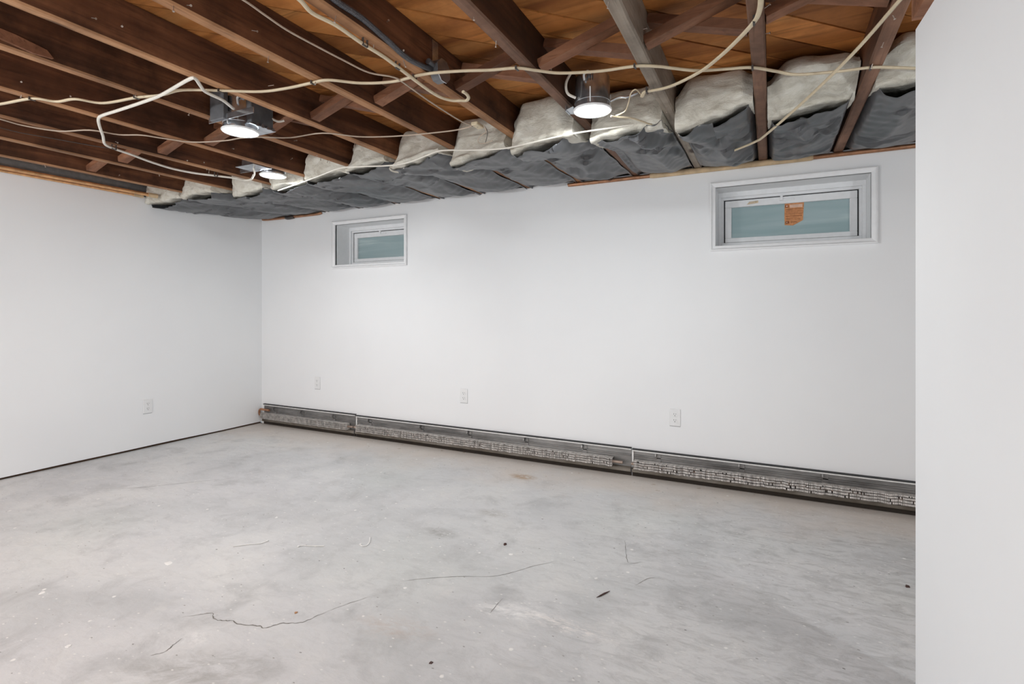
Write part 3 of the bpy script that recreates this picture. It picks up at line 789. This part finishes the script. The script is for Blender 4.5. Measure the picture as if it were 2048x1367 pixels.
# ------------------------------------------------------------------ recessed lights
def light_fixture(c, label, kind):
    x, y, z = c
    root = thing('recessed_light', c, label, 'light', 'recessed lights between the joists')
    R_ = .076
    obj('trim_ring', MB().lathe([(R_-.006, -.004), (R_+.006, -.005), (R_+.010, -.001), (R_+.010, .003), (R_-.006, .003)], c, 40), 'lamp_trim', root, smooth=True)
    obj('lens', MB().lathe([(R_-.006, -.003), (R_*.8, -.006), (R_*.45, -.008), (.002, -.0085)], c, 40, cap1=True), 'lamp_lens', root, smooth=True)
    top = {'can': .150, 'box': .165, 'small': .135}[kind]
    can = MB().lathe([(R_+.002, .004), (R_+.002, .030), (R_+.004, .032), (R_+.004, .036), (R_+.002, .038), (R_, top-.010), (R_-.006, top), (.002, top)], c, 40, cap1=True)
    cano = obj('can', can, 'galvanised', root, smooth=True)
    for an in (2.4, 4.9, .6):
        ca, sa_ = math.cos(an), math.sin(an)
        sp = [(x+ca*(R_+.006), y+sa_*(R_+.006), z+h) for h in (.012, .03, .05, .075)]
        obj('spring_clip', MB().tube([(x+ca*(R_+.003), y+sa_*(R_+.003), z+.012)] + sp[1:], .0028, 6), 'lamp_trim', cano)
    for q in range(3):
        an = 4.75+q*.14; ca, sa_ = math.cos(an), math.sin(an)
        obj('vent_slot', MB().beam((x+ca*(R_+.0015), y+sa_*(R_+.0015), z+top-.045), (x+ca*(R_+.0015), y+sa_*(R_+.0015), z+top-.018), .004, .002, up=(ca, sa_, 0)), 'gasket', cano)
    pl = MB(); pw_ = .002
    if kind == 'can':
        pl.prism([(x-.115, y-.035), (x-R_+.005, y-.06), (x-R_+.005, y+.05), (x-.115, y+.02)], z+.010, z+.013)
        obj('mounting_plate', pl, 'galvanised', root)
        obj('bracket_lug', MB().box(x-.117, x-.113, y-.035, y+.02, z+.006, z+.032), 'galvanised', root)
        ar = MB().tube(smooth_path([(x+R_, y+.02, z+.035), (x+.115, y+.03, z+.05), (x+.15, y+.03, z+.044), (x+.19, y+.04, z+.06)], 5), .006, 8)
        obj('spring_arm', ar, 'galvanised', root, smooth=True)
        cd = smooth_path([(x-.058, y-.062, z+.045), (x-.085, y-.09, z+.060), (x-.088, y-.10, z+.10), (x-.07, y-.09, z+.145)], 6)
        obj('conduit', MB().tube(cd, .006, 8), 'white_cable', root, smooth=True)
        ck = smooth_path([(x-.01, y-R_-.006, z+.105), (x-.01, y-R_-.012, z+.128), (x+.006, y-R_-.014, z+.138), (x+.02, y-R_-.008, z+.130)], 5)
        obj('cable_clamp', MB().tube(ck, .005, 8), 'lamp_trim', root, smooth=True)
    elif kind == 'box':
        hs = MB().box(x-.082, x+.105, y-.02, y+.105, z+.022, z+.17)
        obj('housing_box', hs, 'grey_box_metal', root, bevel=.003)
        pl.box(x-.09, x+.112, y-.03, y+.115, z+.016, z+.021)
        obj('mounting_plate', pl, 'galvanised', root)
        for q in range(4):
            obj('plate_tab', MB().box(x+.112, x+.117, y+.0+.03*q, y+.012+.03*q, z+.012, z+.028), 'galvanised', root)
        obj('hanger_bar', MB().box(x-.095, x+.225, y-.100, y-.096, z+.022, z+.05), 'galvanised', root)
        obj('junction_box', MB().box(x-.07, x+.03, y-.112, y-.086, z+.026, z+.165), 'grey_box_metal', root, bevel=.003)
        ck = smooth_path([(x+R_*.75, y-.055, z+.108), (x+R_*.8, y-.06, z+.135), (x+R_*.9, y-.045, z+.146), (x+R_*.95, y-.03, z+.138)], 5)
        obj('cable_clamp', MB().tube(ck, .005, 8), 'lamp_trim', root, smooth=True)
        obj('cable_stub', MB().tube(smooth_path([(x+.100, y+.100, z+.08), (x+.115, y+.125, z+.072), (x+.135, y+.145, z+.080)], 5), .006, 8), 'white_cable', root, smooth=True)
    else:
        pl.box(x-.085, x+.09, y-.22, y-.08, z+.014, z+.018)
        obj('mounting_plate', pl, 'galvanised', root)
        obj('junction_box', MB().box(x-.05, x+.075, y-.200, y-.105, z+.018, z+.10), 'galvanised', root, bevel=.003)
        obj('hanger_bar', MB().box(x-.21, x+.12, y-.095, y-.091, z+.018, z+.045), 'galvanised', root)
        obj('cable_stub', MB().tube(smooth_path([(x+.0, y-.15, z+.016), (x-.01, y-.135, z-.02), (x-.03, y-.14, z-.045)], 5), .0055, 8), 'white_cable', root, smooth=True)
    return root
F1 = on_z(1185, 221, 2.045); F2 = on_z(481, 263, 2.035); F3 = on_z(546, 351, 2.075)
light_fixture(F1, 'lit recessed can light hanging nearest, in front of white insulation', 'can')
light_fixture(F2, 'lit recessed light with a big grey metal housing box, leftmost and closest to left', 'box')
light_fixture(F3, 'lit recessed light farthest away near the room corner, smallest of the three', 'small')

# ------------------------------------------------------------------ cables and wires on the joist undersides
def cable(name, px, z, r, mat, label, cat='cable', flat=1.0, staples=(), n=7, group=None):
    if z is None: z = ZJ-r*flat-.0005
    P = []
    for q in px:
        zz = z if len(q) == 2 else q[2]
        P.append(on_z(q[0], q[1], zz))
    pth = smooth_path(P, n)
    if staples:
        root = thing(name, P[0], label, cat, group)
        obj('sheath', MB().tube(pth, r, 8, flat=flat), mat, root, smooth=True)
        for (u, v) in staples:
            c = on_z(u, v, z)
            mb = MB().box(c.x-.0035, c.x+.0035, c.y-.012, c.y+.012, c.z-r*flat-.002, c.z-r*flat+.0005).box(c.x-.0035, c.x+.0035, c.y-.012, c.y-.009, c.z-r*flat, ZJ-.0003).box(c.x-.0035, c.x+.0035, c.y+.009, c.y+.012, c.z-r*flat, ZJ-.0003)
            obj('staple', mb, 'dark_wire', root)
        return root
    o = obj(name, MB().tube(pth, r, 8, flat=flat), mat, smooth=True, at=P[0])
    return tag(o, label, cat, group)
ZC = ZJ-.006
cable('electrical_cable', [(-60,213),(0,208),(64,197),(113,203),(151,198),(206,206),(273,195),(322,190),(364,180),(441,181),(520,183),(575,176),(622,166),(657,160),(722,166),(786,163),(850,148),(920,142),(980,140),(1034,136),(1075,141),(1122,146),(1200,142),(1273,132),(1320,133),(1344,136),(1394,141),(1450,138),(1503,135),(1550,142),(1594,149),(1674,143),(1741,135),(1790,135),(1860,138)],
      None, .0072, 'cream_cable', 'long cream cable stapled across all the joists from left to right', flat=.75,
      staples=[(64,197),(273,194),(441,181),(626,165),(829,153),(1034,136),(1270,132),(1505,135),(1741,135)])
cable('electrical_cable', [(F2.x and 467,217,2.10),(463,214,2.09),(445,200),(412,184),(400,170),(390,157),(375,160),(322,190),(280,206),(235,221),(204,231),(197,238),(199,252),(206,272),(210,288),(228,297),(260,308),(300,323),(345,337),(390,346),(430,351),(470,356),(490,360),(503,358),(507,350)],
      ZJ-.019, .0068, 'white_cable', 'kinked white cable looping between the two left recessed lights', n=6, staples=[(228,296),(432,350)])
cable('electrical_cable', [(560,-30),(600,0),(625,26),(673,51),(722,85),(764,111),(793,132),(831,161),(860,182),(883,195),(905,201),(920,201),(932,201),(937,196),(934,189),(926,183)],
      ZJ-.018, .0075, 'cream_cable', 'cream cable running lengthwise under a joist and ending in a hook', flat=.8, staples=[(730,88),(795,134)])
cable('electrical_cable', [(1521,-40),(1522,0),(1518,25),(1508,44),(1478,77),(1441,112),(1399,144),(1342,172),(1300,182),(1289,184),(1284,193)],
      ZJ-.017, .0085, 'cream_cable', 'thick cream cable curving down to a cut end at the grey joist', flat=.6, staples=[(1508,44),(1294,183)])
cable('electrical_cable', [(1830,-34),(1800,0),(1706,107),(1612,199,2.045),(1532,269,2.02),(1511,283,2.02),(1470,300,2.025),(1444,308,2.03)],
      ZJ-.030, .006, 'cream_cable', 'straight cream cable hanging diagonally across the right-hand joists')
cable('electrical_cable', [(-40,230),(0,238),(48,251),(119,262),(180,260),(238,269),(283,270),(330,277),(386,284),(450,281),(480,276),(516,274),(580,275),(645,266),(715,273),(770,273),(818,270),(880,264),(917,259),(944,252)],
      ZC, .0036, 'thin_wire', 'thin tan wire from the left edge to the small splice box', 'wire', n=5)
cable('electrical_cable', [(430,-30),(487,0),(530,30),(574,60),(625,88),(690,122),(738,145),(786,154),(808,166),(860,203),(920,241),(944,250)],
      ZC-.002, .0034, 'thin_wire', 'thin brown wire angling along the joists down to the splice box', 'wire', n=5)
ZL = 2.028
cable('electrical_cable', [(556,381,2.022),(600,366,2.020),(640,351,2.012),(680,336,2.0),(720,333,1.99),(776,331),(815,325),(850,312),(882,301),(940,300),(1005,297),(1050,288),(1093,278,2.0),(1151,266,2.02),(1239,253,2.04),(1290,246,2.055),(1319,248,2.07)],
      1.985, .0042, 'white_cable', 'thin white wire strung low in front of the grey insulation', 'wire', n=5)
cable('electrical_cable', [(0,255),(40,265),(90,274),(140,283),(190,292),(226,297)], ZC, .0022, 'dark_wire', 'thin dark wire under the left joists reaching the white cable bend', 'wire', n=5)
cable('electrical_cable', [(1222,232,2.02),(1235,234,2.02),(1262,236,2.02),(1285,243,2.02),(1300,248,2.03),(1320,250,2.05)], ZC, .004, 'cream_cable', 'short tan wire between the nearest light and the grey joist', 'wire')
cable('electrical_cable', [(1283,190),(1272,179),(1262,186),(1257,205,2.06),(1250,222,2.04),(1232,231,2.03)], ZC, .0028, 'cream_cable', 'thin loose wire curling down from the cut cable end', 'wire')
# armoured cable up in the bay and its octagon box
zz = 2.20
def on_x(u, v, X):
    x, y, b = dirv(u, v); t = X/x
    return Vector((X, y*t, CAMH+b*t))
root = thing('armoured_cable', on_x(670, 0, -1.212), 'grey armoured cable sagging in the bay beside the octagonal box', 'cable')
pth = smooth_path([on_x(u, v, -1.212) for u, v in ((640,-30),(670,0),(722,35),(773,79),(812,114),(845,132),(864,139))], 10)
obj('sheath', MB().tube(pth, .009, 8), 'armoured_cable', root, smooth=True)
am = MB()
for i in range(0, len(pth)-1):
    for q in (0, .5):
        a = pth[i].lerp(pth[i+1], q); b = pth[i].lerp(pth[i+1], q+.25); am.tube([a, b], .0102, 8)
obj('armour_rings', am, 'armoured_cable', root)
b = on_x(882, 143, -1.195)
root = thing('junction_box', b, 'grey octagonal metal junction box fixed beside a joist', 'junction box')
oc = [(math.cos(math.pi/8+i*math.pi/4)*.045, math.sin(math.pi/8+i*math.pi/4)*.045) for i in range(8)]
om = MB().prism([(b.y+p, b.z+q) for p, q in oc], b.x-.028, b.x+.012, axis=0)
obj('box_body', om, 'grey_box_metal', root, bevel=.002)
obj('box_cover', MB().prism([(b.y+p*1.06, b.z+q*1.06) for p, q in oc], b.x+.012, b.x+.015, axis=0), 'galvanised', root)
obj('connector', MB().tube([(b.x-.01, b.y-.075, b.z+.012), (b.x-.01, b.y-.036, b.z+.010)], .012, 10), 'armoured_cable', root, smooth=True)
obj('mounting_strap', MB().box(b.x-.031, b.x-.028, b.y-.02, b.y+.02, b.z-.03, ZD-.006), 'galvanised', root)
# splice box with loose tails
b = on_z(955, 249, ZC)
root = thing('splice_box', (b.x, b.y, ZJ), 'small cream splice box with loose wire tails under a joist', 'junction box')
obj('body', MB().box(b.x-.018, b.x+.018, b.y-.035, b.y+.035, ZJ-.018, ZJ-.001), 'cream_cable', root, bevel=.003)
obj('screw', MB().tube([(b.x, b.y, ZJ-.0195), (b.x, b.y, ZJ-.0175)], .004, 8), 'nail_steel', root)
obj('wire_tail', MB().tube(smooth_path([on_z(967,250,2.078), on_z(972,262,2.055), on_z(960,273,2.035), on_z(956,283,2.02), on_z(966,287,2.01), on_z(985,281,2.015)], 6), .0022, 6), 'thin_wire', root, smooth=True)
obj('wire_tail', MB().tube(smooth_path([on_z(967,250,2.078), on_z(975,264,2.06), on_z(971,285,2.03)], 6), .0018, 6), 'dark_wire', root, smooth=True)
# wire bent under the pipe
root = obj('wire_hanger', MB().tube(smooth_path([on_y(u, v, YB-.036) for u, v in ((1207,345),(1212,352),(1220,361),(1228,353),(1229,345))], 5), .0018, 6), 'dark_wire', smooth=True, at=on_y(1215, 350, YB-.036))
tag(root, 'thin bent wire hanger hanging over the copper pipe', 'wire')

# ------------------------------------------------------------------ small things on the floor
def zip_tie(px, label):
    P = smooth_path([on_z(u, v, .0026) for u, v in px], 5)
    root = thing('zip_tie', P[0], label, 'zip tie')
    obj('strap', MB().tube(P, .0030, 6, flat=.6), 'zip_plastic', root, smooth=True)
    h = P[-1]
    obj('head', MB().box(h.x-.005, h.x+.005, h.y-.005, h.y+.005, .0003, .006), 'zip_plastic', root, bevel=.001)
zip_tie([(466,1092),(495,1088),(520,1086),(535,1081)], 'white zip tie with a forked end lying straight on the floor')
zip_tie([(648,1091),(620,1091),(605,1090),(597,1092)], 'shorter white zip tie lying to the right of the longer one')
zip_tie([(740,1074),(739,1083),(733,1090),(724,1091),(721,1088)], 'white zip tie curled into a hook on the floor')
def chip(u, v, r, h, mat, name, label, cat, seed, st=1.0, group=None):
    c = on_z(u, v, 0); q = random.Random(seed); k = 9; mb = MB()
    rr = [r*q.uniform(.6, 1.15) for _ in range(k)]
    for hh, sc in ((.0002, 1), (h, .8)):
        for i in range(k):
            t = 2*math.pi*i/k; mb.v.append((c.x+rr[i]*sc*math.cos(t)*st, c.y+rr[i]*sc*math.sin(t), hh))
    mb.f += [tuple(reversed(range(k))), tuple(range(k, 2*k))] + [(i, (i+1) % k, k+(i+1) % k, k+i) for i in range(k)]
    tag(obj(name, mb, mat, at=(c.x, c.y, 0)), label, cat, group)
chip(1010, 1089, .0085, .008, 'dark_debris', 'pebble', 'dark brown pebble near the middle of the floor', 'pebble', 1)
chip(1022, 1108, .011, .002, 'paint_chip', 'paint_chip', 'round white paint chip just below the dark pebble', 'paint chip', 2, group='paint chips on the floor')
chip(84, 1185, .013, .002, 'paint_chip', 'paint_chip', 'white paint chip near the left edge of the photo', 'paint chip', 3, 1.2, group='paint chips on the floor')
chip(138, 1291, .010, .002, 'paint_chip', 'paint_chip', 'white paint chip lowest at left, in the foreground', 'paint chip', 4, 1.2, group='paint chips on the floor')
chip(336, 1126, .016, .001, 'paint_chip', 'paint_chip', 'long pale paint chip in front of the straight zip tie', 'paint chip', 5, 1.3, group='paint chips on the floor')
chip(1192, 1156, .008, .002, 'paint_chip', 'paint_chip', 'white paint chip just above the dark splinter', 'paint chip', 6, group='paint chips on the floor')
chip(592, 1225, .008, .003, 'torn_paper', 'debris_crumb', 'orange brown crumb just above the floor crack', 'debris', 7)
chip(862, 1325, .007, .003, 'dark_debris', 'debris_crumb', 'dark red crumb at the bottom middle of the floor', 'debris', 8)
chip(1815, 1173, .010, .006, 'dark_debris', 'debris_crumb', 'dark crumb beside the white partition', 'debris', 9)
a, b = on_z(1193, 1194, .003), on_z(1220, 1181, .003)
sp = MB().tube([a, a.lerp(b, .3), a.lerp(b, .6)+Vector((0,.002,0)), b], [.0008, .003, .0035, .001], 6)
tag(obj('wood_splinter', sp, 'dark_debris', at=a), 'thin dark wood splinter lying on the floor', 'splinter')
